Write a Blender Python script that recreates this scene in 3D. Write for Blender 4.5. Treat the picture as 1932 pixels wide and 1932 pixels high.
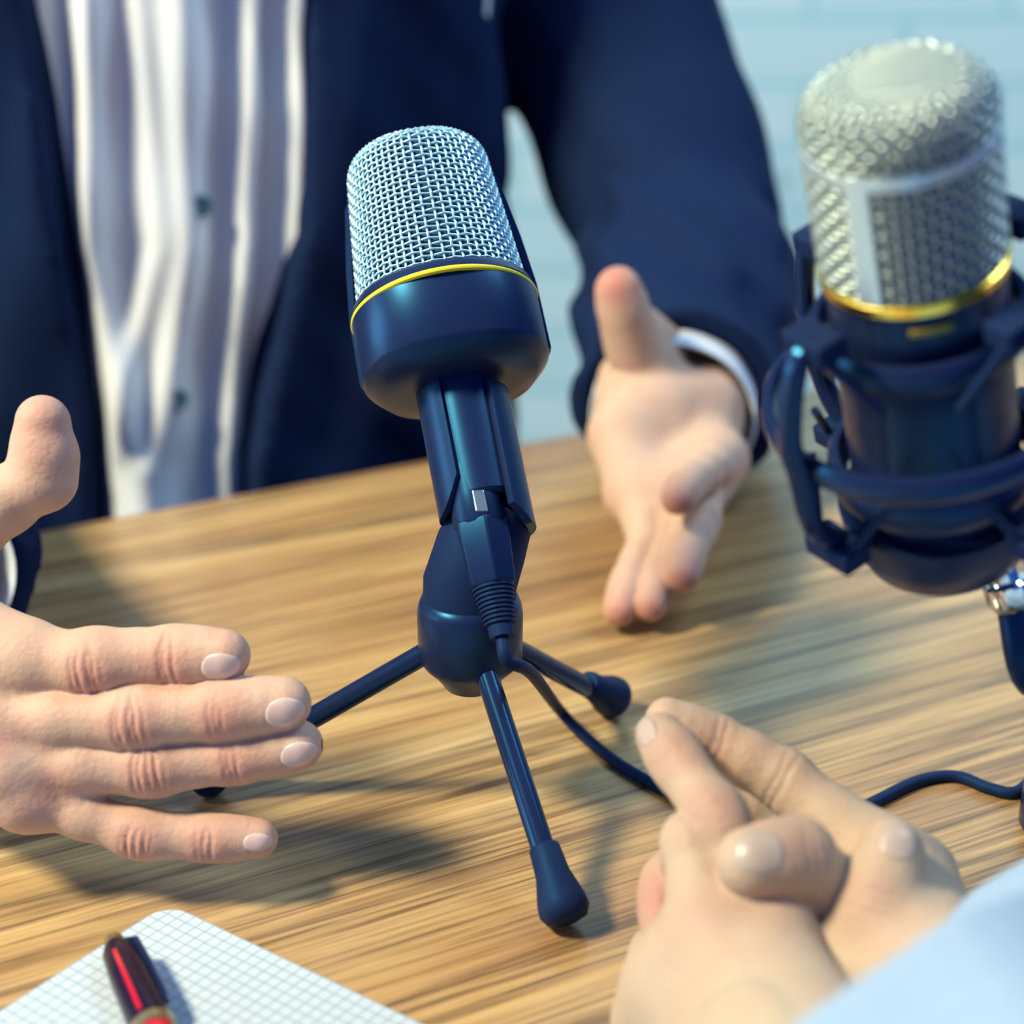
import bpy, math, random
import numpy as np
from mathutils import Vector

SC = bpy.context.scene
COL = SC.collection
for o in list(bpy.data.objects):
    bpy.data.objects.remove(o)

# ------------------------------------------------------------------ camera
TZ = 0.75                       # table top height
PITCH = math.radians(22.0)
FPX = 3400.0
CAM = np.array([0.0, 0.0, TZ + 0.345])
RT = np.array([1.0, 0.0, 0.0])
FW = np.array([0.0, math.cos(PITCH), -math.sin(PITCH)])
UP = np.array([0.0, math.sin(PITCH), math.cos(PITCH)])
cam_d = bpy.data.cameras.new('camera')
cam = bpy.data.objects.new('camera', cam_d)
COL.objects.link(cam)
cam.location = CAM
cam.rotation_euler = (math.pi / 2 - PITCH, 0, 0)
cam_d.sensor_width = 36.0
cam_d.lens = 36.0 * FPX / 1932.0
cam_d.clip_start = 0.02
cam_d.dof.use_dof = True
cam_d.dof.focus_distance = 0.622
cam_d.dof.aperture_fstop = 5.4
SC.camera = cam

# ------------------------------------------------------------------ world, key light, exposure
w = bpy.data.worlds.new('world'); SC.world = w; w.use_nodes = True
w.node_tree.nodes['Background'].inputs[0].default_value = (0.03, 0.20, 0.90, 1)
w.node_tree.nodes['Background'].inputs[1].default_value = 0.40

def area(name, loc, target, size, power, color):
    l = bpy.data.lights.new(name, 'AREA'); l.shape = 'RECTANGLE'
    l.size, l.size_y = size; l.energy = power; l.color = color
    o = bpy.data.objects.new(name, l); COL.objects.link(o)
    o.location = loc
    o.rotation_euler = (Vector(target) - Vector(loc)).to_track_quat('-Z', 'Y').to_euler()
    return o
area('window_daylight', (-1.38, 0.12, 2.55), (0, 0.68, 0.8), (0.45, 0.35), 100, (1.0, 0.85, 0.56))
area('left_fill_light', (-1.9, 0.45, 1.10), (-.05, 0.85, 0.95), (0.8, 0.8), 15, (0.62, 0.88, 1.0))  # low fill lamp added for the shirt, hands and microphone highlight
area('back_wall_fill', (1.2, 0.9, 2.7), (1.0, 2.6, 1.0), (1.2, 0.6), 40, (0.72, 0.92, 1.0))  # added fill lamp that brightens the brick wall

SC.view_settings.view_transform = 'Standard'
SC.view_settings.look = 'None'
SC.view_settings.gamma = 1.0
SC.view_settings.use_curve_mapping = False
SC.view_settings.exposure = 0.0

# ------------------------------------------------------------------ helpers
def J(px, py, d):
    """world point seen in pixel (px, py) at depth d metres"""
    return CAM + FW * d + RT * ((px - 966) / FPX * d) - UP * ((py - 966) / FPX * d)

def T(px, py, z=0.0):
    """world point in pixel (px, py) at height z above the table"""
    r = FW + RT * ((px - 966) / FPX) - UP * ((py - 966) / FPX)
    return CAM + r * ((TZ + z - CAM[2]) / r[2])

def PX(p):
    v = np.asarray(p, float) - CAM
    d = v @ FW
    return 966 + FPX * (v @ RT) / d, 966 - FPX * (v @ UP) / d, d

def nrm(v):
    v = np.asarray(v, float); return v / np.linalg.norm(v)

def frame(axis, ref):
    a = nrm(axis); x = nrm(np.asarray(ref, float) - a * (a @ np.asarray(ref, float)))
    return a, x, np.cross(a, x)

def empty(name, loc, label=None, cat=None, group=None):
    o = bpy.data.objects.new(name, None); COL.objects.link(o)
    o.location = loc; o.empty_display_size = 0.02
    tag(o, label, cat, group); return o

def tag(o, label=None, cat=None, group=None, kind=None):
    if label: o['label'] = label
    if cat: o['category'] = cat
    if group: o['group'] = group
    if kind: o['kind'] = kind
    return o

def worldloc(o):
    v = np.zeros(3)
    while o is not None:
        v += np.array(o.location); o = o.parent
    return v

def mk(name, verts, faces, mat, parent=None, smooth=True, base=None, sharp=None):
    """mesh from world coordinates; origin = parent's origin (or base)"""
    verts = np.asarray(verts, float)
    pl = worldloc(parent) if parent is not None else np.zeros(3)
    org = np.asarray(base, float) if base is not None else pl
    me = bpy.data.meshes.new(name)
    if isinstance(faces, np.ndarray):
        nf, k = faces.shape
        me.vertices.add(len(verts)); me.vertices.foreach_set('co', (verts - org).astype(np.float32).ravel())
        me.loops.add(nf * k); me.loops.foreach_set('vertex_index', faces.astype(np.int32).ravel())
        me.polygons.add(nf); me.polygons.foreach_set('loop_start', np.arange(0, nf * k, k, dtype=np.int32))
        me.update(calc_edges=True)
    else:
        me.from_pydata([tuple(v) for v in (verts - org)], [], faces)
    me.validate()
    if smooth:
        me.polygons.foreach_set('use_smooth', [True] * len(me.polygons))
        if sharp is not None:
            me.set_sharp_from_angle(angle=math.radians(sharp))
    me.update()
    o = bpy.data.objects.new(name, me); COL.objects.link(o)
    if mat: me.materials.append(mat)
    if parent is not None: o.parent = parent
    o.location = org - pl if parent is not None else org
    return o

class Geo:
    """collects vertices and faces"""
    def __init__(s): s.v = []; s.f = []
    def add(s, v, f):
        n = len(s.v); s.v += [np.asarray(p, float) for p in v]; s.f += [tuple(i + n for i in q) for q in f]
        return s
    def rings(s, rings, close=True, cap0=True, cap1=True):
        n = len(rings[0]); base = len(s.v)
        for r in rings: s.v += [np.asarray(p, float) for p in r]
        for i in range(len(rings) - 1):
            for j in range(n if close else n - 1):
                a = base + i * n + j; b = base + i * n + (j + 1) % n
                s.f.append((a, b, b + n, a + n))
        if cap0: s.f.append(tuple(base + j for j in range(n))[::-1])
        if cap1: s.f.append(tuple(base + (len(rings) - 1) * n + j for j in range(n)))
        return s
    def lathe(s, O, A, prof, n=48, ref=(1, 0, 0), sx=1.0, sy=1.0, p=2.0, cap0=True, cap1=True):
        a, x, y = frame(A, ref); R = []
        for (u, r) in prof:
            ring = []
            for j in range(n):
                t = 2 * math.pi * j / n; c, sn = math.cos(t), math.sin(t)
                c2 = math.copysign(abs(c) ** (2 / p), c); s2 = math.copysign(abs(sn) ** (2 / p), sn)
                ring.append(np.asarray(O) + a * u + x * (r * sx * c2) + y * (r * sy * s2))
            R.append(ring)
        return s.rings(R, True, cap0, cap1)
    def tube(s, pts, rad, n=10, cap=True):
        pts = [np.asarray(p, float) for p in pts]
        if not hasattr(rad, '__len__'): rad = [rad] * len(pts)
        tan = [nrm(pts[min(i + 1, len(pts) - 1)] - pts[max(i - 1, 0)]) for i in range(len(pts))]
        ref = np.array([0, 0, 1.0]) if abs(tan[0][2]) < .9 else np.array([1.0, 0, 0])
        x = nrm(ref - tan[0] * (tan[0] @ ref)); R = []
        for p, t, r in zip(pts, tan, rad):
            x = nrm(x - t * (t @ x)); y = np.cross(t, x)
            R.append([p + x * (r * math.cos(2 * math.pi * j / n)) + y * (r * math.sin(2 * math.pi * j / n)) for j in range(n)])
        return s.rings(R, True, cap, cap)
    def box(s, c, hx, hy, hz):
        """box with centre and three half-vectors"""
        c, hx, hy, hz = [np.asarray(k, float) for k in (c, hx, hy, hz)]
        v = [c + a * hx + b * hy + d * hz for d in (-1, 1) for b in (-1, 1) for a in (-1, 1)]
        return s.add(v, [(0, 2, 3, 1), (4, 5, 7, 6), (0, 1, 5, 4), (2, 6, 7, 3), (0, 4, 6, 2), (1, 3, 7, 5)])
    def torus(s, O, A, R, r, n=48, m=10, ref=(1, 0, 0), t0=0, t1=2 * math.pi, flat=1.0):
        a, x, y = frame(A, ref); full = abs(t1 - t0 - 2 * math.pi) < 1e-6; rings = []
        for i in range(n if full else n + 1):
            t = t0 + (t1 - t0) * i / n; d = x * math.cos(t) + y * math.sin(t)
            rings.append([np.asarray(O) + d * (R + r * math.cos(q)) + a * (r * flat * math.sin(q)) for q in [2 * math.pi * k / m for k in range(m)]])
        if full:
            base = len(s.v)
            for q in rings: s.v += q
            for i in range(n):
                for k in range(m):
                    i2 = (i + 1) % n; k2 = (k + 1) % m
                    s.f.append((base + i * m + k, base + i2 * m + k, base + i2 * m + k2, base + i * m + k2))
            return s
        return s.rings(rings)
    def mk(s, name, mat, parent=None, smooth=True, base=None, sharp=35, bevel=0):
        o = mk(name, np.array(s.v), s.f, mat, parent, smooth, base, sharp)
        if bevel:
            b = o.modifiers.new('bevel', 'BEVEL'); b.width = bevel; b.segments = 3; b.limit_method = 'ANGLE'; b.angle_limit = math.radians(35)
        return o

def spline(pts, n=12):
    """Catmull-Rom through pts"""
    P = [np.asarray(p, float) for p in pts]; P = [2 * P[0] - P[1]] + P + [2 * P[-1] - P[-2]]; out = []
    for i in range(1, len(P) - 2):
        for k in range(n):
            t = k / n; a, b, c, d = P[i - 1:i + 3]
            out.append(0.5 * ((2 * b) + (c - a) * t + (2 * a - 5 * b + 4 * c - d) * t * t + (3 * b - a - 3 * c + d) * t ** 3))
    out.append(P[-2]); return out

# ------------------------------------------------------------------ signed distance sculpting
def smin(a, b, k):
    h = np.clip(0.5 + 0.5 * (b - a) / k, 0, 1)
    return b * (1 - h) + a * h - k * h * (1 - h)

class Field:
    def __init__(s, lo, hi, h):
        s.lo = np.asarray(lo, float); s.h = h
        s.n = np.ceil((np.asarray(hi) - s.lo) / h).astype(int) + 1
        s.a = np.full(s.n, 0.03, np.float32); s.rs = 1.0
    def box(s, lo, hi):
        i0 = np.clip(np.floor((np.asarray(lo) - s.lo) / s.h).astype(int), 0, s.n)
        i1 = np.clip(np.ceil((np.asarray(hi) - s.lo) / s.h).astype(int) + 1, 0, s.n)
        sl = tuple(slice(a, b) for a, b in zip(i0, i1))
        ax = [(s.lo[k] + s.h * np.arange(i0[k], i1[k])).astype(np.float32) for k in range(3)]
        return sl, np.meshgrid(*ax, indexing='ij', sparse=True)
    def cone(s, a, b, ra, rb, k=0.004, flat=None, sub=False):
        """tapered capsule; flat=(direction, factor) squashes it across a direction"""
        ra, rb = ra * s.rs, rb * s.rs
        a = np.asarray(a, float); b = np.asarray(b, float); m = max(ra, rb) + k * 1.5 + 3 * s.h
        if flat: m *= 1.0
        sl, (X, Y, Z) = s.box(np.minimum(a, b) - m, np.maximum(a, b) + m)
        if min(q.stop - q.start for q in sl) <= 0: return
        ab = b - a; L = max(ab @ ab, 1e-12)
        dx, dy, dz = X - a[0], Y - a[1], Z - a[2]
        t = np.clip((dx * ab[0] + dy * ab[1] + dz * ab[2]) / L, 0, 1)
        ex, ey, ez = dx - t * ab[0], dy - t * ab[1], dz - t * ab[2]
        if flat:
            f, fac = nrm(flat[0]), flat[1]
            q = (ex * f[0] + ey * f[1] + ez * f[2])
            d = np.sqrt(ex * ex + ey * ey + ez * ez - q * q + (q / fac) ** 2 + 1e-12) - (ra + (rb - ra) * t)
            d = d * (0.5 + 0.5 * fac)
        else:
            d = np.sqrt(ex * ex + ey * ey + ez * ez) - (ra + (rb - ra) * t)
        if sub: s.a[sl] = -smin(-s.a[sl], d.astype(np.float32), k)
        else: s.a[sl] = smin(s.a[sl], d.astype(np.float32), k)
    def chain(s, pts, rad, k=0.004, flat=None):
        for i in range(len(pts) - 1): s.cone(pts[i], pts[i + 1], rad[i], rad[i + 1], k, flat)
    def creases(s, c, t, n, lines, amp=0.0006, width=0.0006, reach=0.009, side=0.0):
        """grooves across a finger joint: c joint centre, t finger direction, n dorsal normal"""
        t = nrm(t); n = nrm(np.asarray(n) - t * (t @ np.asarray(n))); v = np.cross(t, n); c = np.asarray(c)
        sl, (X, Y, Z) = s.box(c - 0.02, c + 0.02)
        if min(q.stop - q.start for q in sl) <= 0: return
        dx, dy, dz = X - c[0], Y - c[1], Z - c[2]
        U = dx * t[0] + dy * t[1] + dz * t[2]; W = dx * n[0] + dy * n[1] + dz * n[2]; V = dx * v[0] + dy * v[1] + dz * v[2]
        f = 0
        for (u0, bend, a) in lines:
            uu = U - u0 - bend * V * V - 0.0002 * np.sin(V * 600 + u0 * 2000)
            f = f + a * np.exp(-(uu / width) ** 2) * np.exp(-((V - side) / reach) ** 4)
        s.a[sl] += (amp * f * np.clip(W / 0.004, 0, 1)).astype(np.float32)
    def sample(s, P):
        q = (np.asarray(P) - s.lo) / s.h; i = np.clip(np.floor(q).astype(int), 0, s.n - 2); f = q - i; o = 0
        for a in (0, 1):
            for b in (0, 1):
                for c in (0, 1):
                    w_ = (f[:, 0] if a else 1 - f[:, 0]) * (f[:, 1] if b else 1 - f[:, 1]) * (f[:, 2] if c else 1 - f[:, 2])
                    o = o + w_ * s.a[i[:, 0] + a, i[:, 1] + b, i[:, 2] + c]
        return o
    def mesh(s):
        return surfnet(s.a, s.lo, s.h)

def surfnet(A, lo, h):
    S = A < 0
    n = np.array(A.shape)
    c = [slice(0, -1), slice(1, None)]
    cnt = np.zeros(n - 1, np.int8)
    for i in (0, 1):
        for j in (0, 1):
            for k in (0, 1): cnt += S[c[i], c[j], c[k]]
    act = (cnt > 0) & (cnt < 8)
    idx = np.argwhere(act); N = len(idx)
    ids = np.full(n - 1, -1, np.int64); ids[act] = np.arange(N)
    acc = np.zeros((N, 3)); num = np.zeros(N)
    i, j, k = idx.T
    cor = {(a, b, d): A[i + a, j + b, k + d].astype(float) for a in (0, 1) for b in (0, 1) for d in (0, 1)}
    for p in cor:
        for ax in range(3):
            if p[ax] == 0:
                q = list(p); q[ax] = 1; q = tuple(q)
                v0, v1 = cor[p], cor[q]; m = (v0 < 0) != (v1 < 0)
                t = np.where(m, v0 / np.where(m, v0 - v1, 1), 0)
                pos = np.tile(np.array(p, float), (N, 1)); pos[:, ax] = t
                acc[m] += pos[m]; num[m] += 1
    V = lo + h * (idx + acc / num[:, None])
    F = []
    for ax in range(3):
        a0 = [slice(None)] * 3; a1 = [slice(None)] * 3; a0[ax] = slice(0, -1); a1[ax] = slice(1, None)
        S0, S1 = S[tuple(a0)], S[tuple(a1)]
        e = np.argwhere(S0 != S1); b, d = (ax + 1) % 3, (ax + 2) % 3
        ok = (e[:, b] > 0) & (e[:, d] > 0) & (e[:, b] < n[b] - 1) & (e[:, d] < n[d] - 1)
        e = e[ok]
        def g(db, dd):
            q = e.copy(); q[:, b] += db; q[:, d] += dd; return ids[q[:, 0], q[:, 1], q[:, 2]]
        quad = np.stack([g(-1, -1), g(0, -1), g(0, 0), g(-1, 0)], 1)
        ins = S0[e[:, 0], e[:, 1], e[:, 2]]
        quad[~ins] = quad[~ins][:, ::-1]
        F.append(quad)
    return V, np.concatenate(F)

def redness(o, pts, org):
    """skin pigment: pinker knuckles and fingertips, stored as a point attribute"""
    me = o.data; n = len(me.vertices); co = np.empty(n * 3, np.float32); me.vertices.foreach_get('co', co)
    co = co.reshape(-1, 3) + np.asarray(org, np.float32); val = np.zeros(n, np.float32)
    for p, r, a in pts:
        val = np.maximum(val, a * np.exp(-((co - np.asarray(p, np.float32)) ** 2).sum(1) / (r * r)))
    at = me.attributes.new('pigment', 'FLOAT', 'POINT'); at.data.foreach_set('value', val)

# ------------------------------------------------------------------ materials
def mat(name, color=(.5, .5, .5), rough=.5, metal=0.0, spec=.5, tint=None, sheen=0, coat=0, sss=0, sssr=None, ior=None):
    m = bpy.data.materials.new(name); m.use_nodes = True
    b = m.node_tree.nodes['Principled BSDF']
    b.inputs['Base Color'].default_value = (*color, 1); b.inputs['Roughness'].default_value = rough
    b.inputs['Metallic'].default_value = metal; b.inputs['Specular IOR Level'].default_value = spec
    if tint: b.inputs['Specular Tint'].default_value = (*tint, 1)
    if sheen: b.inputs['Sheen Weight'].default_value = sheen
    if coat: b.inputs['Coat Weight'].default_value = coat; b.inputs['Coat Roughness'].default_value = .1
    if sss:
        b.inputs['Subsurface Weight'].default_value = sss; b.inputs['Subsurface Scale'].default_value = 0.004
        b.inputs['Subsurface Radius'].default_value = sssr or (1, .35, .2)
    return m

class NT:
    def __init__(s, m): s.m = m; s.t = m.node_tree; s.b = s.t.nodes['Principled BSDF']
    def n(s, typ, **kw):
        q = s.t.nodes.new(typ)
        for k, v in kw.items():
            if hasattr(q, k) and k not in ('Scale',): setattr(q, k, v)
            else: q.inputs[k].default_value = v
        return q
    def l(s, a, b): s.t.links.new(a, b)
    def coord(s, kind='Object', scale=(1, 1, 1), rot=(0, 0, 0), loc=(0, 0, 0)):
        c = s.n('ShaderNodeTexCoord'); mp = s.n('ShaderNodeMapping')
        mp.inputs['Scale'].default_value = scale; mp.inputs['Rotation'].default_value = rot; mp.inputs['Location'].default_value = loc
        s.l(c.outputs[kind], mp.inputs['Vector']); return mp.outputs[0]
    def noise(s, vec, scale, detail=3, rough=.5, dist=0):
        q = s.n('ShaderNodeTexNoise'); q.inputs['Scale'].default_value = scale; q.inputs['Detail'].default_value = detail
        q.inputs['Roughness'].default_value = rough; q.inputs['Distortion'].default_value = dist
        s.l(vec, q.inputs['Vector']); return q.outputs['Fac']
    def ramp(s, fac, stops):
        q = s.n('ShaderNodeValToRGB'); e = q.color_ramp.elements
        while len(e) < len(stops): e.new(0.5)
        for el, (p, c) in zip(e, stops): el.position = p; el.color = (*c, 1) if len(c) == 3 else c
        s.l(fac, q.inputs[0]); return q.outputs[0]
    def mix(s, fac, a, b, mode='MIX'):
        q = s.n('ShaderNodeMix', data_type='RGBA', blend_type=mode)
        for v, i in ((fac, 0), (a, 6), (b, 7)):
            if hasattr(v, 'links'): s.l(v, q.inputs[i])
            else: q.inputs[i].default_value = v if i == 0 else (*v, 1)
        return q.outputs[2]
    def bump(s, h, strength=.3, dist=.001):
        q = s.n('ShaderNodeBump'); q.inputs['Strength'].default_value = strength; q.inputs['Distance'].default_value = dist
        s.l(h, q.inputs['Height']); s.l(q.outputs[0], s.b.inputs['Normal'])

GRAIN = math.atan2(0.1506, 0.279)     # direction of the table edge and of its grain

def m_wood():
    m = mat('oak_laminate', rough=.27, spec=.7); t = NT(m)
    v = t.coord('Object', rot=(0, 0, -GRAIN))
    def st(sx, sy, scale, detail, rough=.55, dist=0, off=0):
        mp = t.n('ShaderNodeMapping'); mp.inputs['Scale'].default_value = (sx, sy, 1); mp.inputs['Location'].default_value = (off, off * .7, 0)
        t.l(v, mp.inputs['Vector']); return t.noise(mp.outputs[0], scale, detail, rough, dist)
    broad = st(1.2, 11, 2.0, 3, .5, .6, 3.1)
    band = st(1.6, 34, 2.6, 4, .6, .5, 1.3)
    fine = st(2.2, 120, 3.0, 4, .65, .3, 7.7)
    pore = st(10, 420, 2.0, 2, .5, 0, 2.2)
    c = t.ramp(broad, [(.30, (.43, .26, .11)), (.50, (.54, .365, .155)), (.70, (.65, .485, .23))])
    c2 = t.ramp(band, [(.35, (.28, .27, .32)), (.48, (.82, .80, .82)), (.60, (1.0, 1.0, 1.0))])
    c3 = t.ramp(fine, [(.34, (.30, .27, .31)), (.47, (.84, .82, .83)), (.58, (1, 1, 1))])
    c4 = t.ramp(pore, [(.36, (.62, .58, .56)), (.48, (1, 1, 1))])
    a = t.mix(.85, c, c2, 'MULTIPLY'); a = t.mix(.8, a, c3, 'MULTIPLY'); a = t.mix(.6, a, c4, 'MULTIPLY')
    t.l(a, t.b.inputs['Base Color']); t.bump(fine, .06, .0005)
    return m

def m_brick():
    m = mat('painted_brick', rough=.7); t = NT(m)
    c = t.n('ShaderNodeTexCoord'); sp = t.n('ShaderNodeSeparateXYZ'); cb = t.n('ShaderNodeCombineXYZ')
    t.l(c.outputs['Object'], sp.inputs[0]); t.l(sp.outputs[0], cb.inputs[0]); t.l(sp.outputs[2], cb.inputs[1])
    b = t.n('ShaderNodeTexBrick'); t.l(cb.outputs[0], b.inputs['Vector'])
    b.inputs['Color1'].default_value = (.52, .72, .76, 1); b.inputs['Color2'].default_value = (.45, .68, .73, 1)
    b.inputs['Mortar'].default_value = (.32, .60, .66, 1); b.inputs['Scale'].default_value = 1
    b.inputs['Brick Width'].default_value = .25; b.inputs['Row Height'].default_value = .082
    b.inputs['Mortar Size'].default_value = .007; b.inputs['Mortar Smooth'].default_value = .4
    n = t.noise(cb.outputs[0], 9, 2, .5); chips = t.ramp(n, [(.0, (.07, .34, .42)), (.27, (.12, .42, .50)), (.36, (1, 1, 1))])
    t.l(t.mix(.9, b.outputs['Color'], chips, 'MULTIPLY'), t.b.inputs['Base Color'])
    t.bump(b.outputs['Fac'], -.5, .004)
    return m

def m_skin(name, base, deep):
    m = mat(name, rough=.52, spec=.28, sss=.2); t = NT(m)
    a = t.n('ShaderNodeAttribute', attribute_name='pigment')
    v = t.coord('Object')
    n = t.noise(v, 90, 4, .6); n2 = t.noise(v, 420, 5, .65)
    c = t.mix(t.ramp(n, [(.35, (0, 0, 0)), (.75, (.45, .45, .45))]), base, deep)
    c = t.mix(a.outputs['Fac'], c, (deep[0] * .92, deep[1] * .68, deep[2] * .72))
    t.l(c, t.b.inputs['Base Color']); 
    mp = t.n('ShaderNodeMath', operation='ADD'); t.l(n, mp.inputs[0]); t.l(n2, mp.inputs[1])
    t.bump(mp.outputs[0], .55, .0008)
    return m

def m_cloth(name, color, rough=.85, sheen=.3, tex=900, amp=.3, tint=None):
    m = mat(name, color, rough, sheen=sheen, spec=.2, tint=tint); t = NT(m)
    v = t.coord('Object'); n = t.noise(v, tex, 2)
    c = t.mix(t.ramp(n, [(.3, (0, 0, 0)), (.7, (1, 1, 1))]), tuple(k * .85 for k in color), color)
    t.l(c, t.b.inputs['Base Color']); t.bump(n, amp, .0005); return m

def m_paper():
    m = mat('grid_paper', rough=.75, spec=.2); t = NT(m)
    c = t.n('ShaderNodeTexCoord'); sp = t.n('ShaderNodeSeparateXYZ'); t.l(c.outputs['Object'], sp.inputs[0])
    out = []
    for k in (0, 1):
        a = t.n('ShaderNodeMath', operation='MULTIPLY'); a.inputs[1].default_value = 1 / .0042; t.l(sp.outputs[k], a.inputs[0])
        f = t.n('ShaderNodeMath', operation='FRACT'); t.l(a.outputs[0], f.inputs[0])
        g = t.n('ShaderNodeMath', operation='LESS_THAN'); g.inputs[1].default_value = .12; t.l(f.outputs[0], g.inputs[0]); out.append(g.outputs[0])
    mx = t.n('ShaderNodeMath', operation='MAXIMUM'); t.l(out[0], mx.inputs[0]); t.l(out[1], mx.inputs[1])
    t.l(t.mix(mx.outputs[0], (.47, .58, .66), (.24, .34, .42)), t.b.inputs['Base Color'])
    return m

CY = (.05, .5, 1.0)
M = {}
M['wood'] = m_wood(); M['brick'] = m_brick()
M['floor'] = mat('grey_floor', (.10, .13, .16), .6)
M['black'] = mat('satin_black', (.010, .019, .066), .33, spec=.6, tint=CY)
M['blackgloss'] = mat('gloss_black', (.010, .019, .066), .2, spec=.6, tint=CY)
M['rubber'] = mat('black_rubber', (.010, .019, .066), .55, spec=.25, tint=CY)
M['matte'] = mat('matte_black', (.010, .019, .066), .6, spec=.2, tint=CY)
M['wire'] = mat('silver_wire', (.46, .80, .95), .34, metal=.6)
M['wire2'] = mat('nickel_wire', (.50, .62, .58), .34, metal=.75)
M['lining'] = mat('grille_lining', (.006, .055, .12), .8)
M['lining2'] = mat('grille_foam', (.018, .045, .035), .8)
M['yellow'] = mat('yellow_plastic', (.75, .68, .03), .4)
M['gold'] = mat('gold_metal', (.95, .72, .12), .25, metal=1)
M['chrome'] = mat('chrome', (.85, .88, .9), .12, metal=1)
M['satin'] = mat('satin_nickel', (.60, .82, .88), .35, metal=.6)
M['latch'] = mat('latch_metal', (.35, .5, .5), .3, metal=.9)
M['skin1'] = m_skin('skin_man', (.57, .42, .32), (.54, .30, .23))
M['skin2'] = m_skin('skin_second_person', (.47, .38, .28), (.46, .31, .23))
M['nail1'] = mat('nail', (.66, .50, .46), .25, spec=.6, sss=.2)
M['nail2'] = mat('nail_pale', (.44, .36, .31), .35, spec=.6, sss=.2)
M['navy'] = m_cloth('navy_wool', (.010, .019, .066), amp=.2, sheen=0, tint=CY)
M['shirt'] = m_cloth('white_shirt', (.76, .86, .93), sheen=.1)
M['cuff'] = m_cloth('white_cuff', (.66, .78, .90), sheen=.1)
M['sleeve'] = m_cloth('light_blue_cotton', (.29, .43, .60), sheen=.1)
M['button'] = mat('shirt_button', (.03, .11, .17), .4)
M['trousers'] = m_cloth('dark_trousers', (.01, .014, .03))
M['paper'] = m_paper()
M['cover'] = mat('card_cover', (.5, .6, .66), .7)
M['penblack'] = mat('pen_lacquer_dark', (.010, .004, .018), .25, spec=.4, coat=.15)
M['penred'] = mat('pen_lacquer_red', (.50, .006, .018), .2, spec=.7, coat=.6)
M['bronze'] = mat('antique_gold', (.52, .42, .22), .3, metal=.9)

# ------------------------------------------------------------------ room shell
g = Geo().box((0, 1.2, -.05), (3.2, 0, 0), (0, 3.0, 0), (0, 0, .05))
tag(g.mk('floor', M['floor'], smooth=False, base=(0, 1.2, 0)), kind='structure')
WY = 2.35
g = Geo().box((0, WY + .06, 1.4), (3.2, 0, 0), (0, .06, 0), (0, 0, 1.4))
ob = g.mk('wall_back', M['brick'], smooth=False, base=(0, WY, 0)); tag(ob, kind='structure')

# ------------------------------------------------------------------ table
e0 = T(60, 1005); ed = nrm(T(1100, 815) - e0); en = np.array([ed[1], -ed[0], 0.0])  # en: towards the camera
tc = e0 + ed * 0.35 + en * 0.45
table = empty('table', (tc[0], tc[1], 0), 'light oak wood table with the microphones, notepad and cable on it', 'table')
zc = np.array([0, 0, 1.0])
ctr = np.array([tc[0], tc[1], TZ - .016])
Geo().box(ctr, ed * 1.25, en * .45, zc * .016).mk('tabletop', M['wood'], table, smooth=False, bevel=.0015)
for sx in (-1, 1):
    for sy in (-1, 1):
        c = np.array([tc[0], tc[1], 0]) + ed * (1.12 * sx) + en * (.37 * sy)
        Geo().box(c + zc * (TZ - .032) / 2, ed * .03, en * .03, zc * (TZ - .032) / 2).mk('leg', M['wood'], table, smooth=False)

# ------------------------------------------------------------------ woven wire
def weave(O, A, prof, nw, nh, r, ref, sx=1, sy=1, p=2.0, t0=0, t1=2 * math.pi, amp=None):
    """woven wire cloth on a lathed surface given by profile (u, radius)"""
    a, x, y = frame(A, ref); g = Geo(); amp = amp or r * .8
    U = np.array(prof); seg = np.r_[0, np.cumsum(np.hypot(*np.diff(U, axis=0).T))]; L = seg[-1]
    def pt(s, t, off):
        u = np.interp(s, seg, U[:, 0]); rr = np.interp(s, seg, U[:, 1])
        du = np.interp(min(s + 1e-4, L), seg, U[:, 0]) - np.interp(max(s - 1e-4, 0), seg, U[:, 0])
        dr = np.interp(min(s + 1e-4, L), seg, U[:, 1]) - np.interp(max(s - 1e-4, 0), seg, U[:, 1])
        q = math.hypot(du, dr) or 1
        c, sn = math.cos(t), math.sin(t); c2 = math.copysign(abs(c) ** (2 / p), c); s2 = math.copysign(abs(sn) ** (2 / p), sn)
        n = x * c * du / q + y * sn * du / q - a * dr / q
        return np.asarray(O) + a * u + x * (rr * sx * c2) + y * (rr * sy * s2) + n * off
    for i in range(nw):
        t = t0 + (t1 - t0) * (i + .5) / nw
        pts = []
        for k in range(nh * 2 + 1):
            s = L * k / (nh * 2); pts.append(pt(s, t, amp * math.cos(math.pi * (k / 2 - .5) + math.pi * i)))
        g.tube(pts, r, 5)
    for j in range(nh):
        s = L * (j + .5) / nh; pts = []
        for k in range(nw * 2 + 1):
            t = t0 + (t1 - t0) * k / (nw * 2)
            pts.append(pt(s, t, -amp * math.cos(math.pi * (k / 2 - .5) + math.pi * j)))
        g.tube(pts, r, 5)
    return g

# ------------------------------------------------------------------ small desk microphone on a tripod
feet = [T(1062, 1752), T(1152, 1350), T(393, 1500)]
hubc = sum(feet) / 3 + np.array([.004, 0, 0])
r0 = PX(hubc)
def hub_at(py):      # point of the vertical hub axis seen at row py
    lo, hi = 0.0, .4
    for _ in range(40):
        m = (lo + hi) / 2; y = PX(hubc + zc * m)[1]
        if y > py: lo = m
        else: hi = m
    return lo
mic = empty('desk_microphone', hubc, 'small black desk microphone with silver grille and yellow line, leaning back on a mini tripod', 'microphone')
hz = hub_at(1250); ht = hub_at(1140)
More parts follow.
